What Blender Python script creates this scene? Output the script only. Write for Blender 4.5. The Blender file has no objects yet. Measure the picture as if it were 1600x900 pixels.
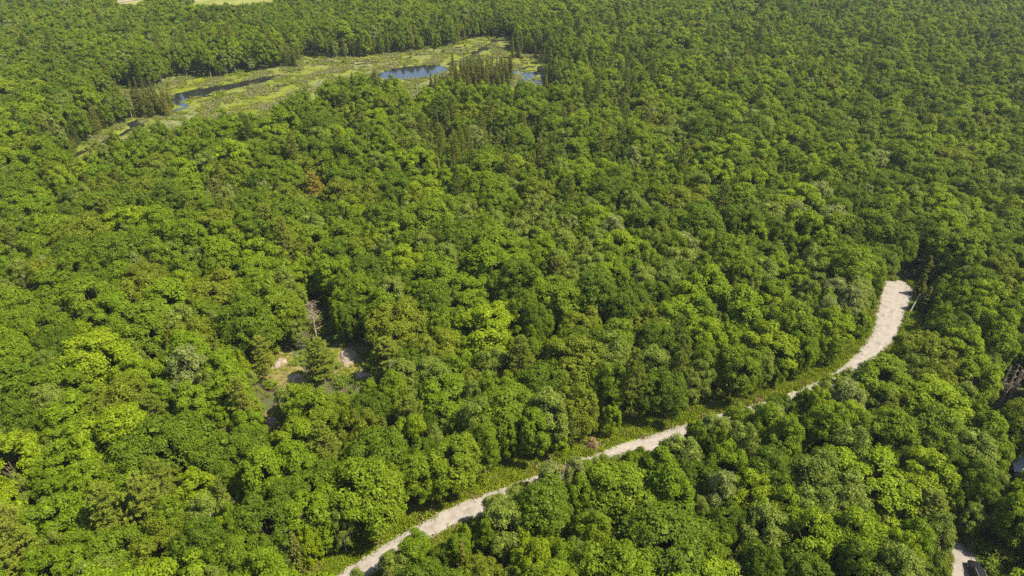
import bpy, math, random
import numpy as np
from mathutils import Vector, Matrix
from mathutils.noise import noise as pnoise

random.seed(11)
rng = np.random.default_rng(11)
R = math.radians

# ------------------------------------------------------------------ camera, sky, sun, exposure
SC = bpy.context.scene
CAM_H, PITCH, FPX = 100.0, R(33.0), 1067.0          # drone height, downward pitch, focal length in photo pixels (1600 wide)
cd = bpy.data.cameras.new('camera')
cd.sensor_width = 36.0
cd.lens = 36.0 * FPX / 1600.0
cd.clip_start, cd.clip_end = 1.0, 12000.0
cam = bpy.data.objects.new('camera', cd)
SC.collection.objects.link(cam)
cam.location = (0, 0, CAM_H)
cam.rotation_euler = (math.pi / 2 - PITCH, 0, 0)
SC.camera = cam

SUN_DIR = Vector((1.0, -0.2, 0.0)).normalized()     # horizontal direction towards the sun
SUN_EL = R(55)
W = bpy.data.worlds.new('World'); SC.world = W; W.use_nodes = True
wn = W.node_tree
sky = wn.nodes.new('ShaderNodeTexSky'); sky.sky_type = 'NISHITA'; sky.sun_disc = False
sky.sun_elevation = SUN_EL; sky.sun_rotation = math.atan2(SUN_DIR.x, SUN_DIR.y)
bg = wn.nodes['Background']; bg.inputs['Strength'].default_value = 0.11
wn.links.new(sky.outputs[0], bg.inputs[0])
sl = bpy.data.lights.new('sun', 'SUN'); sl.energy = 5.0; sl.angle = R(0.5); sl.color = (1.0, 0.92, 0.76)
sun = bpy.data.objects.new('sun', sl); SC.collection.objects.link(sun)
d = Vector((SUN_DIR.x * math.cos(SUN_EL), SUN_DIR.y * math.cos(SUN_EL), math.sin(SUN_EL)))
sun.rotation_euler = d.to_track_quat('Z', 'Y').to_euler()
SC.view_settings.view_transform = 'Standard'; SC.view_settings.look = 'None'
SC.view_settings.exposure = 1.62; SC.view_settings.gamma = 1.0
SC.cycles.max_bounces = 6; SC.cycles.diffuse_bounces = 3; SC.cycles.glossy_bounces = 2
SC.cycles.transmission_bounces = 3; SC.cycles.volume_bounces = 0; SC.cycles.transparent_max_bounces = 4
SC.cycles.use_denoising = False; SC.cycles.caustics_reflective = False; SC.cycles.caustics_refractive = False

# ------------------------------------------------------------------ photo pixels <-> ground
CP, SP = math.cos(PITCH), math.sin(PITCH)
def px(u, v, z=0.0):
    a, b = (u - 800) / FPX, (450 - v) / FPX
    t = (CAM_H - z) / (SP - b * CP)
    return (a * t, (CP + b * SP) * t)
def proj(x, y, z):
    dz = z - CAM_H
    dep = y * CP - dz * SP
    up = y * SP + dz * CP
    return 800 + FPX * x / dep, 450 - FPX * up / dep, dep
def in_poly(p, poly):
    x, y = p; c = False; n = len(poly); j = n - 1
    for i in range(n):
        xi, yi = poly[i]; xj, yj = poly[j]
        if (yi > y) != (yj > y) and x < (xj - xi) * (y - yi) / (yj - yi) + xi: c = not c
        j = i
    return c
def sdist(X, Y, poly, closed=True):
    """distance to a polygon's outline (negative inside) or to an open polyline, arrays in"""
    X = np.asarray(X, float); Y = np.asarray(Y, float)
    D = np.full(X.shape, 1e9); ins = np.zeros(X.shape, bool); n = len(poly)
    for i in range(n if closed else n - 1):
        x0, y0 = poly[i]; x1, y1 = poly[(i + 1) % n]
        ex, ey = x1 - x0, y1 - y0
        t = np.clip(((X - x0) * ex + (Y - y0) * ey) / (ex * ex + ey * ey + 1e-9), 0, 1)
        D = np.minimum(D, np.hypot(X - x0 - t * ex, Y - y0 - t * ey))
        if closed and y0 != y1:
            c = ((y0 > Y) != (y1 > Y)) & (X < ex * (Y - y0) / ey + x0)
            ins ^= c
    return np.where(ins, -D, D) if closed else D
def sstep(a, b, x):
    t = np.clip((x - a) / (b - a), 0, 1); return t * t * (3 - 2 * t)
def catmull(pts, n=10):
    out = []
    P = [pts[0]] + list(pts) + [pts[-1]]
    for i in range(1, len(P) - 2):
        p0, p1, p2, p3 = (np.array(P[i + k - 1], float) for k in range(4))
        for k in range(n):
            t = k / n
            out.append(tuple(.5 * (2 * p1 + (p2 - p0) * t + (2 * p0 - 5 * p1 + 4 * p2 - p3) * t * t + (3 * p1 - p0 - 3 * p2 + p3) * t ** 3)))
    out.append(tuple(map(float, pts[-1])))
    return out

# smooth periodic noise for arrays (sum of sines)
def fnoise(X, Y, wl, seed, oct=3):
    r = np.random.default_rng(seed); out = 0; amp = 1; tot = 0
    for o in range(oct):
        for k in range(4):
            a = r.uniform(0, 6.283); f = 6.283 / (wl * r.uniform(.75, 1.35)); ph = r.uniform(0, 6.283)
            out = out + amp * np.sin((X * math.cos(a) + Y * math.sin(a)) * f + ph + 1.3 * np.sin((X * math.sin(a) - Y * math.cos(a)) * f * .6 + ph * 2))
        tot += amp * 2.2; amp *= .5; wl *= .47
    return out / tot

# ------------------------------------------------------------------ layout taken from the photo
ROAD_PX = [(430, 985), (500, 936), (555, 899), (588, 879), (655, 838), (702, 812), (740, 796), (830, 763), (942, 721), (1040, 687), (1072, 677), (1140, 657), (1202, 639), (1235, 629), (1312, 595), (1360, 552), (1383, 519), (1393, 488), (1402, 460), (1409, 440)]
ROAD = catmull([px(*p) for p in ROAD_PX], 10)
BOG_FAR = [(111, 243), (152, 213), (202, 192), (235, 178), (200, 160), (165, 152), (165, 143), (215, 141), (250, 138), (280, 119), (337, 123), (381, 115), (422, 111), (449, 107), (472, 91), (500, 89), (534, 93), (588, 88), (628, 83), (669, 78), (709, 72), (750, 59), (799, 60), (803, 82), (830, 87), (850, 92), (858, 108)]
BOG_NEAR = [(858, 138), (814, 128), (780, 134), (735, 130), (690, 134), (648, 145), (620, 128), (567, 116), (520, 130), (480, 146), (446, 154), (421, 177), (380, 180), (345, 181), (318, 189), (286, 193), (246, 200), (203, 216), (156, 226), (120, 246)]
BOG = [px(*p) for p in BOG_FAR] + [px(u, v, 11.0) for u, v in BOG_NEAR]
BOG_VIS = [(u, v - 2) for u, v in BOG_FAR] + BOG_NEAR
POND = [px(*p) for p in [(588, 119), (600, 111), (622, 106), (650, 102), (688, 103), (701, 108), (690, 114), (662, 121), (636, 124), (606, 124)]]
CHANNEL = [px(*p) for p in [(264, 163), (271, 148), (300, 140), (350, 133), (400, 124), (440, 115), (441, 118), (405, 130), (352, 140), (312, 150), (280, 159)]]
RPOND = [px(*p) for p in [(800, 118), (812, 107), (835, 101), (856, 106), (858, 134), (840, 138), (815, 130)]]
STREAMS = [([(268, 160), (291, 165), (275, 172), (240, 182), (215, 187), (203, 194)], 1.3), ([(214, 198), (190, 209), (150, 227), (110, 246)], 1.5),
           ([(211, 193), (214, 199)], 2.6), ([(700, 100), (740, 85), (770, 66), (795, 63)], 1.4), ([(735, 78), (780, 74), (800, 76)], 1.0), ([(500, 92), (560, 100), (640, 90)], .8),
           ([(300, 152), (360, 146), (420, 138), (470, 128)], .7), ([(480, 100), (530, 97), (575, 95)], .8)]
STREAMS = [(catmull([px(*p) for p in s], 6), w) for s, w in STREAMS]
CLEAR_PX = [[(388, 574), (392, 562), (424, 556), (445, 556), (452, 574), (480, 590), (478, 600), (445, 597)], [(524, 545), (562, 541), (562, 575), (586, 590), (560, 597), (535, 580)],
            [(224, 541), (250, 541), (250, 550), (226, 551)], [(412, 652), (438, 652), (436, 668), (414, 668)]]
CLEARS = [[px(*p) for p in c] for c in CLEAR_PX]
DRIVE_PX = [(1512, 985), (1508, 930), (1506, 893), (1500, 866), (1470, 848), (1430, 836), (1398, 822), (1390, 800)]
DRIVE = catmull([px(*p) for p in DRIVE_PX], 8)
FIELD = [px(*p) for p in [(150, -12), (160, 9), (215, 9), (232, 4), (270, 9), (330, 12), (400, 12), (445, 8), (440, -14), (300, -16)]]
# stretches that the photo shows uncovered: nothing may stand in front of these
VISIBLE = [
    [(545, 892), (588, 862), (592, 868), (575, 892)],
    [(652, 838), (656, 822), (738, 780), (744, 790), (690, 845)],
    [(940, 712), (1005, 676), (1072, 655), (1070, 672), (1010, 692)],
    [(1200, 634), (1206, 622), (1234, 614), (1236, 625)],
    [(1290, 600), (1340, 553), (1366, 518), (1376, 482), (1378, 456), (1392, 430), (1424, 436), (1418, 468), (1408, 505), (1392, 540), (1352, 568), (1322, 588), (1312, 602)],
    [(536, 890), (600, 838), (664, 792), (716, 774), (778, 730), (850, 722), (905, 706), (950, 686), (990, 668), (1070, 645), (1130, 630), (1185, 614), (1245, 601), (1292, 578), (1334, 553), (1345, 556), (1300, 592), (1235, 614), (1140, 640), (1060, 662), (960, 694), (880, 726), (800, 748), (720, 790), (640, 835), (560, 888)],
    [(1488, 935), (1488, 872), (1503, 857), (1532, 872), (1544, 884), (1540, 935)],
    [(1391, 806), (1401, 804), (1402, 818), (1392, 822)],
    [(1540, 612), (1600, 606), (1600, 640), (1548, 640)],
    [(911, 668), (943, 668), (943, 706), (909, 710)], [(1095, 622), (1132, 622), (1130, 640), (1098, 642)],
    [(474, 279), (506, 279), (504, 302), (476, 302)],
    [(1584, 714), (1620, 714), (1620, 746), (1584, 746)],
    [(182, -6), (226, -6), (222, 4), (182, 8)], [(300, -6), (430, -6), (430, 5), (300, 9)],
    [(386, 572), (392, 556), (446, 546), (500, 548), (565, 538), (590, 592), (520, 604), (440, 600)], [(482, 470), (512, 470), (514, 528), (480, 528)],
] + CLEAR_PX

def terrain(X, Y):
    X = np.asarray(X, float); Y = np.asarray(Y, float)
    m = sstep(8, 34, sdist(X, Y, ROAD, False)) * sstep(5, 60, sdist(X, Y, BOG)) * sstep(8, 30, sdist(X, Y, DRIVE, False))
    for c in CLEARS: m = m * sstep(4, 25, sdist(X, Y, c))
    m = m * (1 - sstep(560, 700, np.hypot(X, Y)))
    h = m * 2.6 * fnoise(X, Y, 95, 5)
    return h
def groundz(X, Y):
    sb = sdist(X, Y, BOG)
    return terrain(X, Y) - 1.8 * (1 - sstep(-4, 8, sb))

# ------------------------------------------------------------------ helpers: nodes and meshes
def mat(name):
    m = bpy.data.materials.new(name); m.use_nodes = True
    m.node_tree.nodes.clear()
    return m, m.node_tree
def N(nt, t, **kw):
    n = nt.nodes.new(t)
    for k, v in kw.items():
        if k in n.inputs: n.inputs[k].default_value = v
        else: setattr(n, k, v)
    return n
def mixc(nt, fac, a, b, blend='MIX'):
    n = nt.nodes.new('ShaderNodeMix'); n.data_type = 'RGBA'; n.blend_type = blend
    for s, v in ((0, fac), (6, a), (7, b)):
        if hasattr(v, 'is_output'): nt.links.new(v, n.inputs[s])
        elif s == 0: n.inputs[0].default_value = v
        else: n.inputs[s].default_value = (*v, 1)
    return n.outputs[2]
def math_(nt, op, a, b=0.0):
    n = nt.nodes.new('ShaderNodeMath'); n.operation = op
    for i, v in enumerate((a, b)):
        if hasattr(v, 'is_output'): nt.links.new(v, n.inputs[i])
        else: n.inputs[i].default_value = v
    return n.outputs[0]
def ramp(nt, fac, stops):
    n = nt.nodes.new('ShaderNodeValToRGB'); cr = n.color_ramp
    while len(cr.elements) < len(stops): cr.elements.new(.5)
    for e, (p, c) in zip(cr.elements, stops): e.position = p; e.color = (*c, 1)
    nt.links.new(fac, n.inputs[0]); return n.outputs[0]
def noise_tex(nt, scale, detail=4, rough=.55, coord='Object', vec=None):
    n = N(nt, 'ShaderNodeTexNoise'); n.inputs['Scale'].default_value = scale; n.inputs['Detail'].default_value = detail; n.inputs['Roughness'].default_value = rough
    if vec is None:
        vec = N(nt, 'ShaderNodeTexCoord').outputs[coord]
    nt.links.new(vec, n.inputs['Vector']); return n.outputs['Fac']
def out(nt, sh, disp=None):
    o = N(nt, 'ShaderNodeOutputMaterial'); nt.links.new(sh, o.inputs[0])
def principled(name, color, rough=.7, spec=.3, metal=0, bump=None):
    m, nt = mat(name)
    p = N(nt, 'ShaderNodeBsdfPrincipled'); p.inputs['Roughness'].default_value = rough
    p.inputs['Specular IOR Level'].default_value = spec; p.inputs['Metallic'].default_value = metal
    if callable(color): nt.links.new(color(nt), p.inputs['Base Color'])
    else: p.inputs['Base Color'].default_value = (*color, 1)
    if bump:
        b = N(nt, 'ShaderNodeBump'); b.inputs['Strength'].default_value = bump[1]; b.inputs['Distance'].default_value = bump[2]
        nt.links.new(noise_tex(nt, bump[0], 5), b.inputs['Height']); nt.links.new(b.outputs[0], p.inputs['Normal'])
    out(nt, p.outputs[0]); return m
def leaf_mat(name, stops, trans=.33, gloss=.005, zone=.45):
    """foliage: each tree its own tone (random + stand-scale noise), each leaf a little different, light through the leaf"""
    m, nt = mat(name)
    oi = N(nt, 'ShaderNodeObjectInfo'); ge = N(nt, 'ShaderNodeNewGeometry')
    zn = noise_tex(nt, .022, 2, .5, vec=oi.outputs['Location'])
    f = math_(nt, 'ADD', math_(nt, 'MULTIPLY', oi.outputs['Random'], 1 - zone), math_(nt, 'MULTIPLY', math_(nt, 'MULTIPLY', math_(nt, 'SUBTRACT', zn, .3), 2.5), zone))
    c = ramp(nt, f, stops)
    isl = ge.outputs['Random Per Island']
    mr = N(nt, 'ShaderNodeMapRange'); nt.links.new(isl, mr.inputs[0]); mr.inputs[3].default_value = .62; mr.inputs[4].default_value = 1.38
    cv = N(nt, 'ShaderNodeCombineColor')
    for i in range(3): nt.links.new(mr.outputs[0], cv.inputs[i])
    c = mixc(nt, 1.0, c, cv.outputs[0], 'MULTIPLY')
    di = N(nt, 'ShaderNodeBsdfDiffuse'); nt.links.new(c, di.inputs[0])
    tr = N(nt, 'ShaderNodeBsdfTranslucent'); nt.links.new(mixc(nt, 1.0, c, (1.25, 1.2, .55), 'MULTIPLY'), tr.inputs[0])
    mx = N(nt, 'ShaderNodeMixShader'); mx.inputs[0].default_value = trans
    nt.links.new(di.outputs[0], mx.inputs[1]); nt.links.new(tr.outputs[0], mx.inputs[2])
    gl = N(nt, 'ShaderNodeBsdfGlossy'); gl.inputs['Roughness'].default_value = .5; gl.inputs[0].default_value = (1, 1, .92, 1)
    m2 = N(nt, 'ShaderNodeMixShader'); m2.inputs[0].default_value = gloss
    nt.links.new(mx.outputs[0], m2.inputs[1]); nt.links.new(gl.outputs[0], m2.inputs[2])
    out(nt, m2.outputs[0]); return m

M = {}
M['oak_deep'] = leaf_mat('oak_leaves_deep', [(0, (.053, .086, .0030)), (.5, (.066, .103, .0035)), (1, (.080, .118, .004))], .36)
M['oak_mid'] = leaf_mat('oak_leaves_mid', [(0, (.076, .114, .0032)), (.5, (.093, .132, .0038)), (1, (.110, .148, .0045))], .36)
M['oak_olive'] = leaf_mat('oak_leaves_olive', [(0, (.086, .108, .005)), (.5, (.102, .124, .0055)), (1, (.116, .134, .007))], .34)
M['maple_green'] = leaf_mat('maple_leaves_green', [(0, (.080, .128, .0028)), (.5, (.099, .149, .0034)), (1, (.119, .166, .004))], .38)
M['maple_yellow'] = leaf_mat('maple_leaves_yellow', [(0, (.110, .160, .003)), (.5, (.132, .180, .0036)), (1, (.156, .196, .0045))], .40)
M['birch_soft'] = leaf_mat('birch_leaves', [(0, (.094, .126, .012)), (.5, (.112, .144, .016)), (1, (.132, .160, .022))], .34)
M['birch_silver'] = leaf_mat('silvery_birch_leaves', [(0, (.118, .142, .026)), (1, (.140, .160, .042))], .30)
M['pine'] = leaf_mat('pine_needles', [(0, (.100, .128, .010)), (.5, (.126, .150, .013)), (1, (.152, .166, .016))], .32)
M['golden'] = leaf_mat('golden_needles', [(0, (.160, .135, .013)), (1, (.185, .150, .016))], .2, .005)
M['spruce'] = leaf_mat('spruce_needles', [(0, (.062, .076, .010)), (.5, (.090, .100, .013)), (.8, (.120, .115, .017)), (1, (.145, .120, .022))], .28, .005)
M['shrub'] = leaf_mat('shrub_leaves', [(0, (.060, .098, .006)), (.5, (.095, .138, .008)), (1, (.130, .160, .012))])
M['grass'] = leaf_mat('grass_blades', [(0, (.120, .170, .005)), (.6, (.150, .195, .007)), (1, (.185, .19, .02))], .35)
M['sedge_green'] = leaf_mat('sedge_green', [(0, (.066, .088, .006)), (1, (.112, .126, .011))], .2)
M['sedge_grey'] = leaf_mat('sedge_grey', [(0, (.092, .095, .030)), (1, (.120, .118, .045))], .2)
M['rust'] = leaf_mat('rusty_dead_needles', [(0, (.19, .12, .05)), (1, (.25, .17, .08))], .15, .005)
M['tan'] = leaf_mat('tan_dry_grass', [(0, (.165, .135, .045)), (1, (.20, .165, .07))], .2, .005)
M['bark'] = principled('grey_brown_bark', lambda nt: ramp(nt, noise_tex(nt, 3, 4), [(.3, (.045, .036, .024)), (.7, (.115, .094, .066))]), .9, .1)
M['birchbark'] = principled('pale_birch_bark', lambda nt: ramp(nt, noise_tex(nt, 4, 4), [(.35, (.10, .085, .065)), (.5, (.33, .31, .25))]), .8, .1)
M['deadwood'] = principled('weathered_dead_wood', lambda nt: ramp(nt, noise_tex(nt, 2, 4), [(.3, (.17, .125, .085)), (.7, (.31, .26, .195))]), .9, .1)

class Geo:
    """collects vertices, faces and material slots, then builds one mesh"""
    def __init__(s): s.v = []; s.f = []; s.m = []; s.n = 0
    def add(s, v, f, m=0):
        v = np.asarray(v, float).reshape(-1, 3); f = np.asarray(f, int)
        s.v.append(v); s.f.append(f + s.n); s.m.append(np.full(len(f), m)); s.n += len(v)
    def mesh(s, name, mats, smooth=False):
        me = bpy.data.meshes.new(name)
        V = np.vstack(s.v); q = [f for f in s.f]
        me.vertices.add(len(V)); me.vertices.foreach_set('co', V.ravel())
        loops = np.concatenate([f.ravel() for f in q]); tot = np.concatenate([np.full(len(f), f.shape[1]) for f in q])
        start = np.concatenate([[0], np.cumsum(tot)[:-1]])
        me.loops.add(len(loops)); me.loops.foreach_set('vertex_index', loops)
        me.polygons.add(len(tot)); me.polygons.foreach_set('loop_start', start); me.polygons.foreach_set('loop_total', tot)
        me.polygons.foreach_set('material_index', np.concatenate(s.m))
        me.polygons.foreach_set('use_smooth', np.full(len(tot), smooth))
        for m in mats: me.materials.append(m)
        me.update(calc_edges=True)
        return me
def obj(name, me, parent=None, loc=None, coll=None):
    o = bpy.data.objects.new(name, me)
    (coll or SC.collection).objects.link(o)
    if parent is not None: o.parent = parent
    if loc is not None: o.location = loc
    return o
def tag(o, label=None, cat=None, group=None, kind=None):
    for k, v in (('label', label), ('category', cat), ('group', group), ('kind', kind)):
        if v: o[k] = v
    return o
def empty(name, loc, rz=0, sc=(1, 1, 1)):
    o = bpy.data.objects.new(name, None); SC.collection.objects.link(o)
    o.location = loc; o.rotation_euler = (0, 0, rz); o.scale = sc; o.empty_display_size = .5
    return o
def unit(a): return a / (np.linalg.norm(a, axis=-1, keepdims=True) + 1e-9)
def leaves(P, Nn, L, Wd, r, tang=None):
    """one folded rhombus per leaf spray"""
    n = len(P); Nn = unit(Nn)
    t = r.normal(size=(n, 3)) if tang is None else tang
    t = unit(t - Nn * (t * Nn).sum(1, keepdims=True)); b = np.cross(Nn, t)
    L = np.broadcast_to(L, n)[:, None]; Wd = np.broadcast_to(Wd, n)[:, None]
    drop = Nn * L * .14
    V = np.stack([P - t * L / 2, P + b * Wd / 2 - drop, P + t * L / 2, P - b * Wd / 2 - drop], 1).reshape(-1, 3)
    F = np.arange(n * 4).reshape(n, 4)
    return V, F
def tube(pts, rad, sides=6):
    pts = np.asarray(pts, float); V = []; F = []
    for i, p in enumerate(pts):
        dirv = pts[min(i + 1, len(pts) - 1)] - pts[max(i - 1, 0)]; dirv = dirv / (np.linalg.norm(dirv) + 1e-9)
        a = np.cross(dirv, (0, 0, 1) if abs(dirv[2]) < .9 else (1, 0, 0)); a = a / np.linalg.norm(a); b = np.cross(dirv, a)
        for k in range(sides):
            th = 6.2832 * k / sides
            V.append(p + rad[i] * (a * math.cos(th) + b * math.sin(th)))
    for i in range(len(pts) - 1):
        for k in range(sides):
            k2 = (k + 1) % sides
            F.append((i * sides + k, i * sides + k2, (i + 1) * sides + k2, (i + 1) * sides + k))
    return np.array(V), np.array(F)

# ------------------------------------------------------------------ tree kinds
def broadleaf(seed, h=14.0, rad=4.0, base=4.0, nb=22, sprays=46, per=13, ls=.30, flat=.85, blob=(1.0, 1.75), loose=0.0):
    """returns (crown Geo, trunk Geo). A dome of many leafy boughs, each made of small leaf sprays"""
    r = np.random.default_rng(seed)
    ch = (h - base)
    # bough centres over an uneven dome
    C = []; RB = []
    lob = [(r.uniform(0, 6.28), r.uniform(.10, .26), k) for k in (1, 2, 3)]
    tries = 0
    while len(C) < nb and tries < 900:
        tries += 1
        th = len(C) * 2.39996 + r.normal() * .45; u = float(np.clip(1 - 1.35 * (len(C) + .5) / nb + r.normal() * .09, -.35, .99))
        ph = math.acos(u); br = r.uniform(*blob)
        k = 1 + sum(a * math.cos(f * th + p) for p, a, f in lob)
        rr = (rad - br * .75) * k
        hh = (ch * .62 - br * .7) * r.uniform(.74, 1.12)
        c = np.array([rr * math.sin(ph) ** flat * math.cos(th), rr * math.sin(ph) ** flat * math.sin(th), base + ch * .38 + hh * u * (1 if u > 0 else 1.1)])
        if all(np.linalg.norm(c - q) > .45 * (br + b2) for q, b2 in zip(C, RB)) or tries > 600:
            C.append(c); RB.append(br)
    C = np.array(C); RB = np.array(RB); n = len(C)
    crown = Geo(); cen = np.array([0, 0, base + ch * .35])
    # sprays on the outside of every bough
    m = n * sprays
    bi = np.repeat(np.arange(n), sprays)
    D = unit(r.normal(size=(m, 3)))
    outw = unit(C - cen)[bi]
    s = (D * outw).sum(1) + .55 * D[:, 2]
    keep = s > r.uniform(-.9, .15, m)
    bi, D = bi[keep], D[keep]; m = len(bi)
    SPp = C[bi] + D * (RB[bi] * r.uniform(.70, 1.18 + loose, m))[:, None] * np.array([1, 1, .82])
    dd = np.linalg.norm(SPp[:, None, :] - C[None], axis=2) / RB[None]
    dd[np.arange(m), bi] = 9
    k2 = dd.min(1) > .72
    SPp, D = SPp[k2], D[k2]; m = len(SPp)
    up = np.array([0, 0, 1.0])
    SN = unit(D + up * .65 + r.normal(size=(m, 3)) * .28)
    # leaves in each spray: a small tilted cap
    si = np.repeat(np.arange(m), per); k = len(si)
    sr = r.uniform(.34, .62, m)[si]
    off = r.normal(size=(k, 3)); nn = SN[si]
    off = off - nn * (off * nn).sum(1, keepdims=True)
    off = unit(off) * (np.sqrt(r.uniform(0, 1, k)) * sr)[:, None]
    dist = np.linalg.norm(off, axis=1)
    P = SPp[si] + off + nn * (.16 - .42 * dist ** 2 + r.normal(size=k) * .07)[:, None]
    LN = unit(nn + off * .9 + r.normal(size=(k, 3)) * .42)
    L = ls * r.uniform(.7, 1.35, k)
    crown.add(*leaves(P, LN, L, L * .72, r))
    # inner foliage, larger, keeps the crown closed where boughs overlap
    q = n * 34
    bj = r.integers(0, n, q); Dj = unit(r.normal(size=(q, 3)))
    Pj = C[bj] + Dj * (RB[bj] * np.cbrt(r.uniform(.05, .55, q)))[:, None]
    crown.add(*leaves(Pj, unit(Dj + up * .4), r.uniform(.55, .85, q), r.uniform(.45, .65, q), r))
    # trunk and limbs
    tk = Geo(); lean = r.normal(size=2) * .25
    fork = np.array([lean[0], lean[1], base + ch * .22])
    tk.add(*tube([(0, 0, -.6), (0, 0, .4), fork * .55 + np.array([0, 0, .3]), fork, fork + np.array([lean[0], lean[1], ch * .35])], [.30, .23, .19, .16, .07], 7))
    for i in r.choice(n, min(9, n), replace=False):
        st = fork * r.uniform(.8, 1.05); st[2] = min(st[2], fork[2] + .5)
        mid = st * .45 + C[i] * .55 + np.array([0, 0, -.35])
        tk.add(*tube([st, mid, C[i] + unit(C[i] - cen) * RB[i] * .5], [.10, .065, .02], 5))
    return crown, tk

def pine(seed, h=17.0, rad=3.3, base=4.0, dens=1.0, tl=.42):
    r = np.random.default_rng(seed); crown = Geo(); tk = Geo()
    tk.add(*tube([(0, 0, -.6), (0, 0, 1), (.1, 0, h * .5), (0, .1, h)], [.30, .26, .17, .02], 7))
    z = base; P = []; Nn = []; T = []
    while z < h - .3:
        f = (z - base) / (h - base)
        ml = rad * (1.0 - f) ** .62 * (.55 + .45 * min(1, f * 4 + .3)) + .25
        nbr = r.integers(4, 7); a0 = r.uniform(0, 6.28)
        for k in range(nbr):
            a = a0 + 6.283 * k / nbr + r.normal() * .2; L = ml * r.uniform(.6, 1.18)
            dirv = np.array([math.cos(a), math.sin(a), 0]); rise = r.uniform(.0, .32) + .25 * f
            end = np.array([0, 0, z]) + dirv * L + np.array([0, 0, L * rise])
            st = np.array([0, 0, z]); mid = st * .5 + end * .5 - np.array([0, 0, .10 * L])
            tk.add(*tube([st, mid, end], [.05, .035, .012], 4))
            nt_ = max(3, int(L * 4.2 * dens))
            for q in range(nt_):
                t = r.uniform(.25, 1.05) ** .8
                side = np.array([-dirv[1], dirv[0], 0]) * r.normal() * .34 * L * (.35 + .5 * t) * .8
                c = st * (1 - t) + end * t + side + np.array([0, 0, r.uniform(0, .22) - .1 * t * (1 - t) * L])
                nn = 11
                dv = unit(r.normal(size=(nn, 3)) * .75 + dirv * .7 + np.array([0, 0, .55]))
                P.append(c + dv * tl * .45); T.append(dv); Nn.append(unit(unit(np.cross(dv, r.normal(size=(nn, 3)))) + np.array([0, 0, .75])))
        z += r.uniform(.85, 1.45) * (1 - .35 * f)
    for q in range(5):
        dv = unit(r.normal(size=(10, 3)) * .6 + np.array([0, 0, 1.0]))
        P.append(np.array([0, 0, h - .2 - q * .2]) + dv * tl * .4); T.append(dv); Nn.append(unit(np.cross(dv, r.normal(size=(10, 3)))))
    P, T, Nn = np.vstack(P), np.vstack(T), np.vstack(Nn)
    crown.add(*leaves(P, Nn, tl * r.uniform(.8, 1.3, len(P)), tl * .36, r, T))
    return crown, tk

def spruce(seed, h=11.0, rad=1.45, base=1.2, thin=1.0):
    r = np.random.default_rng(seed); crown = Geo(); tk = Geo()
    tk.add(*tube([(0, 0, -.6), (0, 0, 1), (0, 0, h * .6), (0, 0, h)], [.16, .13, .08, .01], 6))
    z = base; P = []; Nn = []; T = []
    while z < h - .15:
        f = (z - base) / (h - base); ml = rad * (1 - f) ** .85 * r.uniform(.7, 1.15) + .14
        for k in range(r.integers(5, 8)):
            a = r.uniform(0, 6.28); L = ml * r.uniform(.65, 1.15)
            dirv = np.array([math.cos(a), math.sin(a), -.28 + .5 * f])
            nn = max(4, int(L * 9 * thin))
            t = r.uniform(.1, 1, nn)[:, None]
            side = np.array([-dirv[1], dirv[0], 0]) * (r.normal(size=(nn, 1)) * .22 * L)
            P.append(np.array([0, 0, z]) + dirv * L * t + side)
            dv = unit(dirv + r.normal(size=(nn, 3)) * .5); T.append(dv); Nn.append(unit(np.cross(dv, r.normal(size=(nn, 3))) + np.array([0, 0, .6])))
        z += r.uniform(.28, .46)
    P, T, Nn = np.vstack(P), np.vstack(T), np.vstack(Nn)
    crown.add(*leaves(P, Nn, r.uniform(.32, .55, len(P)), .17, r, T))
    return crown, tk

def dead_tree(seed, h=12.0, rad=2.8, twigs=1.0):
    r = np.random.default_rng(seed); tk = Geo(); br = Geo()
    tk.add(*tube([(0, 0, -.6), (0, 0, 1), (.15, .05, h * .55), (.1, .2, h)], [.24, .2, .12, .02], 7))
    for k in range(int(34 * twigs)):
        z = r.uniform(h * .25, h * .97); f = z / h; a = r.uniform(0, 6.28); L = rad * (1.15 - f * .85) * r.uniform(.5, 1.1)
        dv = np.array([math.cos(a), math.sin(a), r.uniform(.1, .6)])
        st = np.array([.1, .1, z]); mid = st + dv * L * .5 + r.normal(size=3) * .12; en = st + dv * L + r.normal(size=3) * .2
        br.add(*tube([st, mid, en], [.05, .035, .012], 4))
        for j in range(4):
            s = st * (1 - .25 * j) + en * .25 * j; e = s + dv * L * .3 + r.normal(size=3) * .35
            br.add(*tube([s, e], [.022, .01], 3))
    return br, tk

def shrub(seed, h=1.8, rad=1.3, n=420, ls=.26):
    r = np.random.default_rng(seed); g = Geo()
    C = np.array([[r.normal() * rad * .45, r.normal() * rad * .45, h * r.uniform(.35, .7)] for _ in range(7)])
    bi = r.integers(0, 7, n); D = unit(r.normal(size=(n, 3))); D[:, 2] = np.abs(D[:, 2]) * .9 - .15
    P = C[bi] + D * rad * .55 * r.uniform(.6, 1.1, (n, 1))
    g.add(*leaves(P, D + np.array([0, 0, .5]) + r.normal(size=(n, 3)) * .4, r.uniform(.7, 1.3, n) * ls, ls * .7, r))
    for i in range(5):
        g.add(*tube([(0, 0, -.2), C[i] * .5, C[i]], [.04, .03, .01], 4), 1)
    return g

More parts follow.
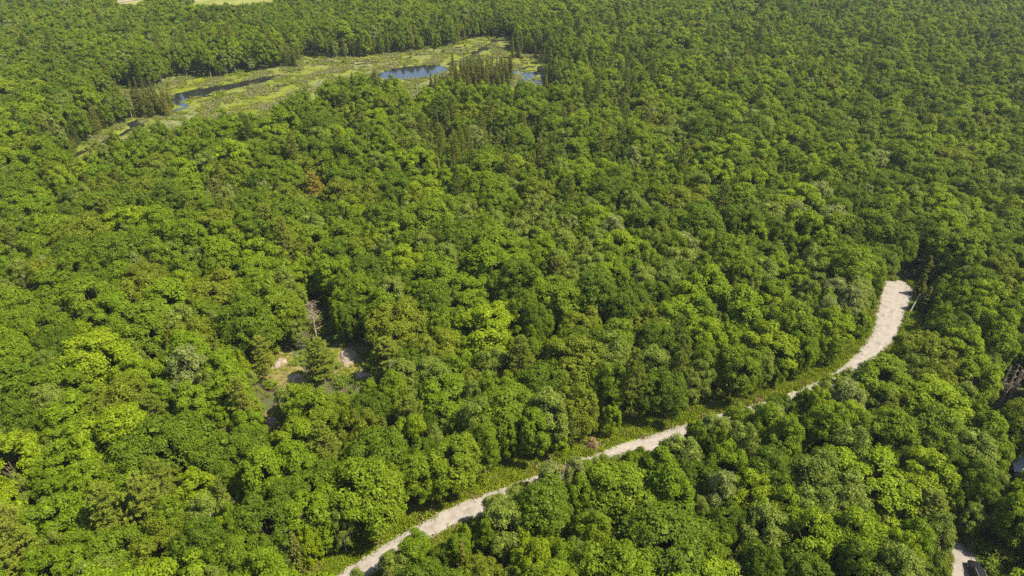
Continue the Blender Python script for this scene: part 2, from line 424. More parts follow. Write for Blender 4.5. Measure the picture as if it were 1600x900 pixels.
# prototypes -------------------------------------------------------------------------------------
KINDS = {'oak': [], 'maple': [], 'birch': [], 'pine': [], 'spruce': [], 'golden': []}
FAR = []            # (object, kind, native crown radius)
far_coll = bpy.data.collections.new('far_tree_shapes')      # never linked to the scene: shapes for the stuff forest
def reg(kind, geos, crown_mat, bark, rad, h):
    c, t = geos
    KINDS[kind].append((c.mesh(kind + '_crown', [crown_mat]), t.mesh(kind + '_trunk', [bark], True), rad, h))
def regfar(kind, geos, crown_mat, bark, rad, h):
    c, t = geos; g = Geo()
    for v, f, m in zip(c.v, c.f, c.m): g.v.append(v); g.f.append(f); g.m.append(m)
    g.n = c.n
    n0 = c.n; 
    for v, f in zip(t.v, t.f): g.v.append(v); g.f.append(f + n0); g.m.append(np.full(len(f), 1))
    o = bpy.data.objects.new('far_%02d_%s' % (len(FAR), kind), g.mesh('far_' + kind, [crown_mat, bark]))
    far_coll.objects.link(o); FAR.append((o, kind, rad, h))
def tone(kind, i):
    return {'oak': ('oak_deep', 'oak_mid', 'oak_mid', 'oak_olive', 'oak_deep', 'oak_mid')[i % 6], 'maple': ('maple_green', 'maple_yellow', 'maple_green')[i % 3], 'birch': ('birch_soft', 'birch_soft', 'birch_silver', 'birch_soft')[i % 4]}[kind]
TONES = {'oak': [], 'maple': [], 'birch': []}
for i in range(12):
    h, rd = (14, 4.4) if i % 3 else (13, 5.0)
    reg('oak', broadleaf(100 + i, h, rd, 3.0, 46 + i, 44, 13, .27, .85, (.8, 1.45)), M[tone('oak', i)], M['bark'], rd, h); TONES['oak'].append(tone('oak', i))
for i in range(9):
    h, rd = 13.5, (3.8, 4.3, 3.5)[i % 3]
    reg('maple', broadleaf(200 + i, h, rd, 2.4, 42 + i, 40, 12, .29, .8, (.65, 1.2)), M[tone('maple', i)], M['bark'], rd, h); TONES['maple'].append(tone('maple', i))
for i in range(4):
    h, rd = 14, 3.1
    reg('birch', broadleaf(300 + i, h, rd, 2.8, 36, 38, 11, .25, .8, (.55, 1.0), .2), M[tone('birch', i)], M['birchbark'], rd, h); TONES['birch'].append(tone('birch', i))
for i in range(5):
    reg('pine', pine(400 + i, 17 + i % 3, 3.4 + .3 * (i % 2), dens=1.6), M['pine'], M['bark'], 3.4, 17)
reg('golden', pine(420, 14, 3.0, dens=1.5), M['golden'], M['bark'], 3.0, 14)
for i in range(6):
    reg('spruce', spruce(500 + i, 11 + i % 3, 1.4 + .15 * (i % 2), thin=1.4), M['spruce'], M['bark'], 1.5, 11)
for i in range(9):
    h, rd = (14, 4.4) if i % 3 else (13, 5.0)
    regfar('oak', broadleaf(600 + i, h, rd, 3.0, 40 + i, 26, 9, .40, .85, (.85, 1.5)), M[tone('oak', i)], M['bark'], rd, h)
for i in range(6):
    regfar('maple', broadleaf(700 + i, 13.5, 4.0, 2.4, 36 + i, 26, 9, .40, .8, (.7, 1.25)), M[tone('maple', i)], M['bark'], 4.0, 13.5)
for i in range(4):
    regfar('birch', broadleaf(800 + i, 14, 3.1, 3.5, 24, 26, 9, .38, .8, (.65, 1.15), .12), M[tone('birch', i)], M['birchbark'], 3.1, 14)
for i in range(3):
    regfar('pine', pine(900 + i, 17 + i, 3.4, dens=1.1, tl=.55), M['pine'], M['bark'], 3.4, 17)
for i in range(3):
    regfar('spruce', spruce(950 + i, 11 + i, 1.5, thin=1.1), M['spruce'], M['bark'], 1.5, 11)
FARK = {k: [i for i, f in enumerate(FAR) if f[1] == k] for k in KINDS}

# ------------------------------------------------------------------ the setting: ground, bog, water, road
dense_x = np.arange(-470, 471, 6.0); dense_y = np.arange(20, 671, 6.0)
def extend(a, lo, hi):
    l = [a[0]]; s = 10.0
    while l[-1] > lo: l.append(l[-1] - s); s *= 1.5
    h_ = [a[-1]]; s = 10.0
    while h_[-1] < hi: h_.append(h_[-1] + s); s *= 1.5
    return np.concatenate([l[:0:-1], a, h_[1:]])
gx, gy = extend(dense_x, -6000, 6000), extend(dense_y, -3000, 9000)
def grid_mesh(name, gx, gy, zf, mats, keep=None):
    X, Y = np.meshgrid(gx, gy); Z = zf(X, Y)
    nx, ny = len(gx), len(gy)
    idx = np.arange(nx * ny).reshape(ny, nx)
    F = np.stack([idx[:-1, :-1], idx[:-1, 1:], idx[1:, 1:], idx[1:, :-1]], -1).reshape(-1, 4)
    V = np.stack([X, Y, Z], -1).reshape(-1, 3)
    if keep is not None:
        k = keep(X, Y).ravel(); F = F[k[F].all(1)]
        used = np.unique(F); remap = np.full(len(V), -1); remap[used] = np.arange(len(used)); V = V[used]; F = remap[F]
    g = Geo(); g.add(V, F); return g.mesh(name, mats, True)
M['ground'] = principled('forest_floor', lambda nt: mixc(nt, ramp(nt, noise_tex(nt, .35, 5), [(.42, (0, 0, 0)), (.62, (1, 1, 1))]), (.052, .042, .026), (.05, .075, .015)), .95, .05, bump=(1.2, .8, .4))
tag(obj('ground', grid_mesh('ground', gx, gy, groundz, [M['ground']])), kind='structure')

# bog mat: a floating sedge mat with real hollows where the water stands
def mat_height(X, Y):
    z = .16 + .10 * fnoise(X, Y, 15, 21, 4) + .08 * fnoise(X, Y * .55, 5, 22, 2)
    far = sstep(330, 400, Y) * sstep(-120, -20, X)                                   # wetter upper end
    rid = np.abs(fnoise(X, Y * .5, 26, 25, 3))
    z = z - (.38 + .20 * far) * (1 - sstep(.0, .07 + .10 * far, rid)) * sstep(-.15, .25, fnoise(X, Y, 50, 26, 2) + far)
    rid2 = np.abs(fnoise(X, Y * .45, 13, 27, 3))
    z = z - .36 * (1 - sstep(.0, .09, rid2)) * sstep(.0, .3, fnoise(X, Y, 40, 28, 2) + .4 * far)
    ax = 2.1 * fnoise(X, Y, 7, 24, 2)
    sp = sdist(X, Y, POND) + ax * .8; sc_ = sdist(X, Y, CHANNEL) + ax * .6; sr = sdist(X, Y, RPOND) + ax
    z = z - 1.0 * (1 - sstep(-1.5, 1.2, sp)) - 1.0 * (1 - sstep(-1.2, 1.2, sc_))
    z = z - .29 * (1 - sstep(-3, 3, sr)) 
    for s, w in STREAMS: z = z - .7 * (1 - sstep(w * .4, w * 1.2 + .4, sdist(X, Y, s, False) + ax * .25))
    return z - .9 * sstep(5, 9, sdist(X, Y, BOG))
bx = [p[0] for p in BOG]; by = [p[1] for p in BOG]
mgx = np.arange(min(bx) - 12, max(bx) + 12, 1.25); mgy = np.arange(min(by) - 12, max(by) + 12, 1.25)
def bog_col(nt):
    tc = N(nt, 'ShaderNodeTexCoord').outputs['Object']
    a = noise_tex(nt, .030, 3, .6, vec=tc); b = noise_tex(nt, .16, 5, .6, vec=tc); c_ = noise_tex(nt, .9, 3, vec=tc)
    c1 = ramp(nt, b, [(.30, (.048, .064, .005)), (.44, (.080, .098, .007)), (.56, (.108, .118, .011)), (.66, (.086, .108, .008)), (.78, (.060, .082, .006))])
    c2 = ramp(nt, b, [(.30, (.076, .083, .026)), (.50, (.108, .110, .044)), (.70, (.092, .104, .026))])
    c = mixc(nt, ramp(nt, a, [(.42, (0, 0, 0)), (.64, (1, 1, 1))]), c1, c2)
    return mixc(nt, .8, c, ramp(nt, c_, [(.32, (.45, .45, .42)), (.68, (1.4, 1.4, 1.35))]), 'MULTIPLY')
M['bog'] = principled('sedge_mat', bog_col, .95, .05, bump=(1.6, .9, .35))
tag(obj('bog', grid_mesh('bog', mgx, mgy, mat_height, [M['bog']], lambda X, Y: (sdist(X, Y, BOG) < 9))), kind='structure')
m, nt = mat('dark_bog_water')
p = N(nt, 'ShaderNodeBsdfPrincipled'); p.inputs['Base Color'].default_value = (.010, .011, .010, 1); p.inputs['Roughness'].default_value = .06; p.inputs['IOR'].default_value = 1.333
b = N(nt, 'ShaderNodeBump'); b.inputs['Strength'].default_value = .12; b.inputs['Distance'].default_value = .05
nt.links.new(noise_tex(nt, 1.5, 3), b.inputs['Height']); nt.links.new(b.outputs[0], p.inputs['Normal']); out(nt, p.outputs[0]); M['water'] = m
tag(obj('water', grid_mesh('water', np.arange(min(bx) - 12, max(bx) + 12, 5.0), np.arange(min(by) - 12, max(by) + 12, 5.0), lambda X, Y: X * 0 - .12, [M['water']], lambda X, Y: sdist(X, Y, BOG) < 5)), kind='structure')

def ribbon(name, line, wl, wr, z, mats, seed=0, wob=.35, step=None, cap=True):
    """a strip along a line, left and right widths as functions of the running fraction, with uneven edges"""
    L = np.array(line); n = len(L); V = []; F = []
    T = np.gradient(L, axis=0); T = T / np.linalg.norm(T, axis=1, keepdims=True); Nl = np.stack([-T[:, 1], T[:, 0]], 1)
    cols = 9; r = np.random.default_rng(seed)
    s = np.concatenate([[0], np.cumsum(np.linalg.norm(np.diff(L, axis=0), axis=1))])
    el = wob * fnoise(s, s * 0, 5, seed + 1); er = wob * fnoise(s, s * 0, 5, seed + 2)
    for i in range(n):
        a = -(wr(i / (n - 1)) + er[i]); b_ = wl(i / (n - 1)) + el[i]
        for k in range(cols):
            w = a + (b_ - a) * k / (cols - 1); q = L[i] + Nl[i] * w
            zz = z + .05 * math.sin(math.pi * k / (cols - 1)) if z > .02 else z
            V.append((q[0], q[1], zz))
    for i in range(n - 1):
        for k in range(cols - 1): F.append((i * cols + k, i * cols + k + 1, (i + 1) * cols + k + 1, (i + 1) * cols + k)[::-1])
    g = Geo(); g.add(V, F); return g.mesh(name, mats, True)
def densify(line, st=1.5):
    o = []
    for a, b_ in zip(line[:-1], line[1:]):
        k = max(1, int(math.dist(a, b_) / st))
        for i in range(k): o.append((a[0] + (b_[0] - a[0]) * i / k, a[1] + (b_[1] - a[1]) * i / k))
    return o + [line[-1]]
M['gravel'] = principled('pale_gravel', lambda nt: mixc(nt, .6, ramp(nt, noise_tex(nt, .45, 6, .65), [(.3, (.125, .110, .092)), (.5, (.180, .160, .136)), (.7, (.208, .187, .160))]), ramp(nt, noise_tex(nt, 7, 3), [(.3, (.8, .8, .8)), (.7, (1.15, 1.15, 1.15))]), 'MULTIPLY'), .95, .05, bump=(4, .5, .08))
M['track'] = principled('packed_wheel_track', lambda nt: ramp(nt, noise_tex(nt, .9, 5), [(.3, (.150, .133, .112)), (.7, (.222, .199, .170))]), .95, .05)
M['verge'] = principled('grassy_verge', lambda nt: ramp(nt, noise_tex(nt, .5, 5, .6), [(.32, (.080, .120, .006)), (.5, (.125, .170, .008)), (.66, (.15, .175, .02)), (.8, (.20, .17, .06))]), .95, .05, bump=(2, .8, .3))
RD = densify(ROAD)
nR = len(RD)
def rfrac_of(u, v):
    q = px(u, v); return min(range(nR), key=lambda i: math.dist(RD[i], q)) / (nR - 1)
f1, f2, f3 = rfrac_of(1350, 550), rfrac_of(1396, 480), rfrac_of(1404, 455)
def hw_l(f): return float(np.interp(f, [0, f1, f2, f3, .992, 1], [2.4, 2.5, 3.7, 4.6, 3.6, 1.2]))
def hw_r(f): return float(np.interp(f, [0, f1, f2, f3, .992, 1], [2.4, 2.5, 3.4, 4.4, 4.2, 1.6]))
tag(obj('road', ribbon('road', RD, hw_l, hw_r, .035, [M['gravel']], 3)), kind='structure')
tag(obj('verge', ribbon('verge', RD, lambda f: hw_l(f) + float(np.interp(f, [0, .5, .75, f1, 1], [6.5, 7.5, 6.5, 3.5, 1.5])), lambda f: hw_r(f) + 3.0, .012, [M['verge']], 7, .8)), kind='structure')
DR = densify(DRIVE)
tag(obj('driveway', ribbon('driveway', DR, lambda f: 2.2, lambda f: float(np.interp(f, [0, .2, .5, 1], [4.6, 4.6, 2, 1.3])), .035, [M['gravel']], 9, .5)), kind='structure')
# wheel tracks on the road
for off in (-.85, .85):
    L = np.array(RD[: int(nR * .985)]); T = np.gradient(L, axis=0); T /= np.linalg.norm(T, axis=1, keepdims=True)
    L2 = [tuple(a) for a in L + np.stack([-T[:, 1], T[:, 0]], 1) * off]
    me = ribbon('wheel_track', L2, lambda f: .30, lambda f: .30, .012, [M['track']], 30 + int(off * 9), .34)
    for vv in me.vertices: vv.co.z = .094
    tag(obj('wheel_track', me), kind='structure')
# field and sandy track at the far left
M['field'] = principled('meadow', lambda nt: ramp(nt, noise_tex(nt, .05, 5, .6), [(.35, (.085, .105, .018)), (.55, (.135, .135, .04)), (.7, (.18, .155, .075))]), .95, .05)
g = Geo(); cx = sum(p[0] for p in FIELD) / len(FIELD); cy = sum(p[1] for p in FIELD) / len(FIELD)
dfx = np.arange(min(p[0] for p in FIELD) - 4, max(p[0] for p in FIELD) + 4, 4.0); dfy = np.arange(min(p[1] for p in FIELD) - 4, max(p[1] for p in FIELD) + 4, 4.0)
tag(obj('meadow', grid_mesh('meadow', dfx, dfy, lambda X, Y: groundz(X, Y) + .25, [M['field']], lambda X, Y: sdist(X, Y, FIELD) < 3)), kind='structure')
FT = densify(catmull([px(u, v) for u, v in [(120, -6), (150, 3), (185, 5), (205, 2), (225, -2), (250, -9)]], 8), 4)
me = ribbon('sandy_track', FT, lambda f: 4, lambda f: 4, .035, [M['gravel']], 19, .9)
co = np.array([v.co[:] for v in me.vertices]); co[:, 2] = groundz(co[:, 0], co[:, 1]) + .5; me.vertices.foreach_set('co', co.ravel())
tag(obj('sandy_track', me), kind='structure')
# dry clearings on bedrock
M['dry'] = principled('dry_moss_and_grass', lambda nt: ramp(nt, noise_tex(nt, .8, 5, .6), [(.3, (.075, .080, .012)), (.5, (.115, .100, .030)), (.7, (.155, .125, .065))]), .95, .05, bump=(3, .7, .15))
for c in CLEARS:
    cx = [p[0] for p in c]; cy = [p[1] for p in c]
    X1 = np.arange(min(cx) - 4, max(cx) + 4, .8); Y1 = np.arange(min(cy) - 4, max(cy) + 4, .8)
    tag(obj('clearing', grid_mesh('clearing', X1, Y1, lambda X, Y: groundz(X, Y) + .10 + .12 * fnoise(X, Y, 4, 61) - .35 * sstep(1, 3, sdist(X, Y, c)), [M['dry']], lambda X, Y: sdist(X, Y, c) < 2.8)), kind='structure')

# ------------------------------------------------------------------ where every tree stands
trees = []          # dict(kind, x, y, s (radius scale), zs, rot, hero label)
CELL = 6.0; hashg = {}
def near(x, y, rad, k=.80):
    cx, cy = int(x // CELL), int(y // CELL)
    for i in range(cx - 2, cx + 3):
        for j in range(cy - 2, cy + 3):
            for (qx, qy, qr) in hashg.get((i, j), ()):
                if (x - qx) ** 2 + (y - qy) ** 2 < (k * (rad + qr)) ** 2: return True
    return False
def put(t):
    trees.append(t); hashg.setdefault((int(t['x'] // CELL), int(t['y'] // CELL)), []).append((t['x'], t['y'], t['r']))
VB = [(min(p[0] for p in q), max(p[0] for p in q), min(p[1] for p in q), max(p[1] for p in q)) for q in VISIBLE]
def blocks(x, y, r, h, base):
    zc = (h + base) / 2; hh = (h - base) / 2
    pts = [(0, 0, .3), (0, 0, base)]
    for a in range(0, 360, 20):
        ca, sa = math.cos(R(a)), math.sin(R(a))
        for q in (1.02, .85, .6, .3): pts.append((q * r * ca, 0, zc + hh * q * sa))
    for q, bb in zip(VISIBLE, VB):
        for dx, dy, dz in pts:
            u, v, _ = proj(x + dx, y + dy, dz)
            if bb[0] <= u <= bb[1] and bb[2] <= v <= bb[3] and in_poly((u, v), q): return True
    return False
LIT = [VISIBLE[k] for k in (0, 1, 2, 3, 4, 6)] + CLEAR_PX[:2] + [[(1584, 712), (1616, 712), (1616, 752), (1584, 752)]] + [[(560, 905), (640, 830), (800, 755), (960, 692), (960, 702), (800, 770), (640, 848), (590, 905)]]
SHL = 1 / math.tan(SUN_EL)
def shades(x, y, r, h, base):
    for z in (base + .3 * (h - base), base + .6 * (h - base), h * .93):
        for w in (-.6, 0, .6):
            qx = x - SUN_DIR.x * SHL * z - SUN_DIR.y * r * w; qy = y - SUN_DIR.y * SHL * z + SUN_DIR.x * r * w
            u, v, _ = proj(qx, qy, 0)
            if any(in_poly((u, v), q) for q in LIT): return True
    return False
NAT = {'oak': (4.6, 13.7, 4.2), 'maple': (3.9, 13.5, 3.2), 'birch': (3.1, 14, 3.5), 'pine': (3.4, 17.5, 4), 'golden': (3, 14, 4), 'spruce': (1.5, 11.5, 1.2)}
def hero(kind, u, v, wpx, hs=1.0, zc=None, **kw):
    r0, h0, b0 = NAT[kind]
    zc = (h0 * hs) * .6 if zc is None else zc
    x, y = px(u, v, zc); dep = proj(x, y, zc)[2]
    s = (wpx / FPX * dep / 2) / r0
    put(dict(kind=kind, x=x, y=y, s=s, zs=hs, r=r0 * s * .9, rot=random.uniform(0, 6.28), **kw))
# trees the photo singles out
for u, v, w, hs in [(408, 552, 42, .62), (500, 560, 52, .62), (605, 558, 60, .70)]: hero('pine', u, v, w, hs, zn='rock')
for u, v, w, hs in [(172, 800, 78, .95), (225, 785, 85, 1.0), (250, 755, 62, .95), (14, 815, 70, .95), (25, 850, 80, 1.0), (0, 880, 80, .95), (640, 648, 60, .8), (240, 640, 50, .8),
                    (418, 350, 42, .9), (765, 180, 36, 1.0), (712, 250, 24, .9), (800, 235, 24, .9), (1010, 190, 24, .9), (830, 270, 24, .8), (470, 400, 36, .8), (960, 235, 22, .9), (1020, 265, 26, .8),
                    (690, 245, 20, .9), (740, 262, 22, .8), (815, 200, 24, .9), (1450, 800, 78, .72), (1060, 585, 40, .8), (350, 340, 34, .8), (585, 270, 28, .8), (530, 230, 24, .8), (1260, 240, 24, .8), (1145, 305, 26, .8)]:
    hero('pine', u, v, w, hs)
hero('golden', 490, 291, 36, .9)
for u, v, w in [(1060, 392, 46), (1075, 402, 36), (1300, 465, 42), (1325, 478, 36), (1290, 495, 40), (1300, 355, 50), (1275, 320, 44), (1370, 265, 50), (896, 752, 40), (1320, 630, 56), (860, 760, 46), (1240, 350, 34)]:
    hero('birch', u, v, w, .9, pale=True)
for u, v, w in [(1355, 752, 110), (1165, 772, 70), (1225, 800, 62), (1440, 745, 80), (1330, 845, 90), (1555, 520, 52), (1540, 470, 60)]: hero('maple', u, v, w, 1.0, tone='maple_yellow')
for u, v, w, hs in [(1372, 830, 26, .8), (1145, 880, 28, .8), (1090, 725, 24, .7)]: hero('spruce', u, v, w, hs)
def side_at(u0, u1, offs, kinds):
    for u in np.arange(u0, u1, 1.0):
        v = float(np.interp(u, [p[0] for p in ROAD_PX], [p[1] for p in ROAD_PX])); q = px(u, v)
        i = min(range(nR - 1), key=lambda i: math.dist(RD[i], q)); a, b_ = RD[i], RD[i + 1]; L_ = math.dist(a, b_)
        o = random.uniform(*offs); x, y = a[0] + (b_[1] - a[1]) / L_ * o, a[1] - (b_[0] - a[0]) / L_ * o
        k = random.choice(kinds); s_ = random.uniform(.66, .9); r_ = NAT[k][0] * s_; zz = random.uniform(.60, .74)
        if near(x, y, r_, .62): continue
        put(dict(kind=k, x=x, y=y, s=s_, zs=zz, r=r_, rot=random.uniform(0, 6.28)))
for u0, u1 in ((596, 648), (752, 936), (1080, 1194), (1244, 1286)): side_at(u0, u1, (5.6, 7.2), ('maple', 'oak', 'birch'))
for u, v, w, hs in [(1446, 425, 26, .62), (1440, 446, 24, .5), (1447, 470, 26, .55)]: hero('spruce', u, v, w, hs, zc=3)
# spruces and tamaracks round the bog
def spr(u, v, hs=None, sc_=None):
    x, y = px(u, v); s = sc_ or random.uniform(.9, 1.5)
    hs = (hs or random.uniform(.6, 1.15)) * random.choice((.7, .9, 1, 1.1))
    if near(x, y, 1.2 * s, .55): return
    put(dict(kind='spruce', x=x, y=y, s=s, zs=hs, r=1.2 * s, rot=random.uniform(0, 6.28), bog=True))
for _ in range(120): spr(random.triangular(700, 802, 765), random.uniform(120, 140))       # clump on the point
for _ in range(26): spr(random.uniform(730, 798), random.uniform(114, 126), random.uniform(.7, 1.1))
for _ in range(22): spr(random.uniform(672, 706), random.uniform(134, 141), random.uniform(.4, .6), .9)
for _ in range(70): spr(random.uniform(186, 268), random.uniform(164, 184))                 # clump at the channel mouth
for _ in range(60):
    u = random.uniform(40, 190); spr(u, float(np.interp(u, [40, 111, 152, 202], [275, 243, 212, 190])) - random.uniform(3, 16))
for _ in range(120): spr(random.uniform(852, 1005), random.triangular(98, 152, 145))       # right shore
for _ in range(50): spr(random.uniform(800, 905), random.uniform(70, 92), random.uniform(.6, 1.0))
for _ in range(110):
    u = random.uniform(470, 830); vv = float(np.interp(u, [470, 534, 628, 709, 750, 830], [88, 91, 81, 70, 57, 56])); spr(u, vv - random.uniform(0, 7), random.uniform(.65, 1.0))
for _ in range(14): spr(random.uniform(446, 468), random.uniform(92, 106), random.uniform(.9, 1.3))
for _ in range(14): spr(random.uniform(710, 900), random.uniform(142, 150), random.uniform(.6, .9))
for _ in range(70): spr(random.uniform(650, 870), random.uniform(225, 275), random.uniform(.8, 1.1), random.uniform(.9, 1.2))   # lowland stand
for _ in range(16): spr(random.uniform(310, 400), random.uniform(320, 365), random.uniform(.8, 1.1), random.uniform(.9, 1.2))
# fill
def species(x, y):
    n1 = float(fnoise(np.array(x), np.array(y), 70, 71, 2)); n2 = float(fnoise(np.array(x), np.array(y), 45, 72, 2))
    u, v, _ = proj(x, y, 8)
    w = {'oak': .62 + .35 * n1, 'maple': .30 - .25 * n1, 'birch': .07 + .10 * n2, 'pine': .022 + .02 * n2, 'spruce': .012}
    if v > 560 and u < 560: w['maple'] += .45
    if v > 600 and u > 900: w['maple'] += .20; w['birch'] += .05
    if 560 < u < 1080 and 330 < v < 470: w['birch'] += .22; w['maple'] += .1
    if 1180 < u < 1420 and 300 < v < 520: w['birch'] += .14
    if 600 < u < 900 and 190 < v < 290: w['pine'] += .10; w['spruce'] += .22; w['birch'] += .08
    if v < 160: w['maple'] += .05; w['pine'] += .02
    ks = list(w); ws = [max(0, w[k]) for k in ks]
    return random.choices(ks, ws)[0]
def halfwidth(y): return .80 * (y * CP + CAM_H * SP) + 18
OPEN = [BOG, FIELD]
def sd1(x, y, poly, closed=True): return float(sdist(np.array(x), np.array(y), poly, closed))
cand = []
for _ in range(62000):
    y = 40 + 600 * math.sqrt(random.random()) if random.random() < .8 else random.uniform(40, 260)
    hw = halfwidth(y); cand.append((random.uniform(-hw, hw), y))
cx = np.array([c[0] for c in cand]); cy = np.array([c[1] for c in cand])
dR = sdist(cx, cy, ROAD, False); dB = sdist(cx, cy, BOG); dF = sdist(cx, cy, FIELD); dD = sdist(cx, cy, DRIVE, False)
dC = np.min([sdist(cx, cy, c) for c in CLEARS], 0)
big = fnoise(cx, cy, 60, 81, 2)
ok = (dR > 4.2) & (dB > 1.5) & (dF > 2) & (dD > 3.2) & (dC > .8)
for i in np.nonzero(ok)[0]:
    x, y = cand[i]
    if near(x, y, 2.4, .64): continue
    k = species(x, y); r0, h0, b0 = NAT[k]
    s = random.choice((.75, .92, 1.05, 1.18, 1.3, 1.42, 1.55)) * (1 + .15 * big[i])
    if k == 'spruce': s = random.uniform(.9, 1.5)
    if k == 'pine': s = random.uniform(.75, 1.05)
    if k == 'birch': s = min(s, 1.22)
    if dB[i] < 14: s *= .8
    if y > 300: s *= .92
    r = r0 * s
    if near(x, y, r, .67 if k != 'spruce' else .6): continue
    zs = (.78 + .20 * s) * random.uniform(.9, 1.09)
    if (y < 260 or dB[i] < 90 or (y > 440 and x < -100)) and blocks(x, y, r, h0 * zs, b0 * zs): continue
    if dR[i] < 24 and y < 200 and shades(x, y, r, h0 * zs, b0 * zs): continue
    if (dC[i] < 18 or (dD[i] < 20 and y < 120) or (abs(x - 100) < 20 and abs(y - 90) < 20)) and shades(x, y, r, h0 * zs, b0 * zs): continue
    if dB[i] < 60:
        vb = proj(x, y, 0)[1]
        hit = lambda q: any(in_poly(proj(x + w * r, y, h0 * q * e)[:2], BOG_VIS) for w, e in ((0, .9), (-.7, .7), (.7, .7)))
        if hit(zs):
            zs *= .72
            if hit(zs): continue
        elif dB[i] < 25: zs *= 1.12
    put(dict(kind=k, x=x, y=y, s=s, zs=zs, r=r, rot=random.uniform(0, 6.28)))
# second pass: smaller trees in what gaps are left
for i in np.nonzero(ok)[0]:
    x, y = cand[i]
    if near(x, y, 1.5, .64): continue
    k = random.choice(('maple', 'maple', 'birch', 'oak')); r0, h0, b0 = NAT[k]; s = 1.7 / r0 * random.uniform(.9, 1.3); zs = random.uniform(.55, .85)
    if (y < 260 or dB[i] < 90 or (y > 440 and x < -100)) and blocks(x, y, r0 * s, h0 * zs, b0 * zs): continue
    if (dR[i] < 24 or dD[i] < 20 or dC[i] < 18) and y < 200 and shades(x, y, r0 * s, h0 * zs, b0 * zs): continue
    put(dict(kind=k, x=x, y=y, s=s, zs=zs, r=r0 * s, rot=random.uniform(0, 6.28)))
tz = groundz(np.array([t['x'] for t in trees]), np.array([t['y'] for t in trees]))
tR = sdist(np.array([t['x'] for t in trees]), np.array([t['y'] for t in trees]), ROAD, False)
tD = sdist(np.array([t['x'] for t in trees]), np.array([t['y'] for t in trees]), DRIVE, False)
tB = sdist(np.array([t['x'] for t in trees]), np.array([t['y'] for t in trees]), BOG)
tC = np.min([sdist(np.array([t['x'] for t in trees]), np.array([t['y'] for t in trees]), c) for c in CLEARS[:2]], 0)
TH = px(1404, 455)
def road_side(x, y):
    i = min(range(0, nR - 1, 3), key=lambda i: (RD[i][0] - x) ** 2 + (RD[i][1] - y) ** 2)
    i = min(i, nR - 2); a, b_ = RD[i], RD[i + 1]
    return 1 if (b_[0] - a[0]) * (y - a[1]) - (b_[1] - a[1]) * (x - a[0]) > 0 else -1
for t, z, a, b_, c, dd in zip(trees, tz, tR, tB, tC, tD):
    t['z'] = float(z) if not t.get('bog') else max(float(z), -.1)
    u, v, dep = proj(t['x'], t['y'], 8 + t['z']); t['u'], t['v'] = u, v
    t['px'] = 2 * t['r'] * FPX / dep
    t['in'] = -45 < u < 1645 and -20 < v < 960
    t['zone'] = ('turn' if math.dist((t['x'], t['y']), TH) < 17 else 'drive' if dd < 9 else 'bog' if b_ < 22 else 'rock' if c < 9 else
                 ('verge_far' if road_side(t['x'], t['y']) > 0 else 'verge_near') if a < 12.5 else ('inner_far' if t['y'] > 400 else 'far' if road_side(t['x'], t['y']) > 0 or t['y'] > 180 else 'near'))
WHERE = {'turn': 'beside the turning area ending the road', 'drive': 'beside the driveway with the parked car', 'bog': 'on the shore of the bog', 'rock': 'edging the bare rock clearing',
         'verge_far': 'along the wide grassy verge of the road', 'verge_near': 'hanging over the road opposite the verge', 'inner_far': 'in the wood beyond the bog',
         'far': 'deep in the wood before the bog', 'near': 'in the wood between road and driveway', 'rockring': 'in the wood round the rock clearing', 'second': 'just behind the trees of the grassy verge',
         'turnring': 'in the wood round the end of the road', 'bogring': 'in the wood just short of the bog', 'gold': 'in the wood round the golden brown pine'}
LOOK = {'oak_deep': ('oak_tree', 'dark green domed oak'), 'oak_mid': ('oak_tree', 'mid green domed oak'), 'oak_olive': ('oak_tree', 'olive tinged domed oak'), 'maple_green': ('maple_tree', 'fresh green lobed maple'),
        'maple_yellow': ('maple_tree', 'bright yellow green maple'), 'birch_soft': ('birch_tree', 'soft pale green birch'), 'birch_silver': ('birch_tree', 'silvery white green birch'),
        'pine': ('pine_tree', 'feathery olive pine'), 'spruce': ('spruce_tree', 'thin pointed spruce'), 'golden': ('pine_tree', 'golden brown pine')}
GOLD = next((t['x'], t['y']) for t in trees if t['kind'] == 'golden')
for t, a, b_, c in zip(trees, tR, tB, tC):
    if t['zone'] == 'far':
        q = (t['x'], t['y'])
        t['zone'] = 'turnring' if math.dist(q, TH) < 42 else 'second' if a < 24 else 'rockring' if c < 26 else 'gold' if math.dist(q, GOLD) < 34 else 'bogring' if b_ < 70 else 'far'
LIMIT = {'oak': 300, 'maple': 300, 'birch': 220, 'pine': 150, 'spruce': 300, 'golden': 5}
solo = set()
for k in KINDS:
    L = [i for i, t in enumerate(trees) if t['kind'] == k and t['in']]
    L.sort(key=lambda i: -trees[i]['px']); solo.update(L[:LIMIT[k]])
SHORT = {'oak_deep': 'dark oak', 'oak_mid': 'mid green oak', 'oak_olive': 'olive oak', 'maple_green': 'green maple', 'maple_yellow': 'yellow maple', 'birch_soft': 'pale birch', 'birch_silver': 'silvery birch', 'pine': 'pine', 'golden': 'golden pine', 'spruce': 'spruce'}
for i in sorted(solo):
    t = trees[i]; k = t['kind']; vi = random.randrange(len(KINDS[k]))
    if t.get('pale'): vi = 2
    elif k == 'birch' and vi == 2 and random.random() < .8: vi = 1
    if t.get('tone'): vi = random.choice([q for q, n_ in enumerate(TONES[k]) if n_ == t['tone']])
    t['vi'] = vi; t['look'] = TONES[k][vi] if k in TONES else k
SX = np.array([(trees[i]['x'], trees[i]['y'], trees[i]['r']) for i in sorted(solo)]); SI = sorted(solo)
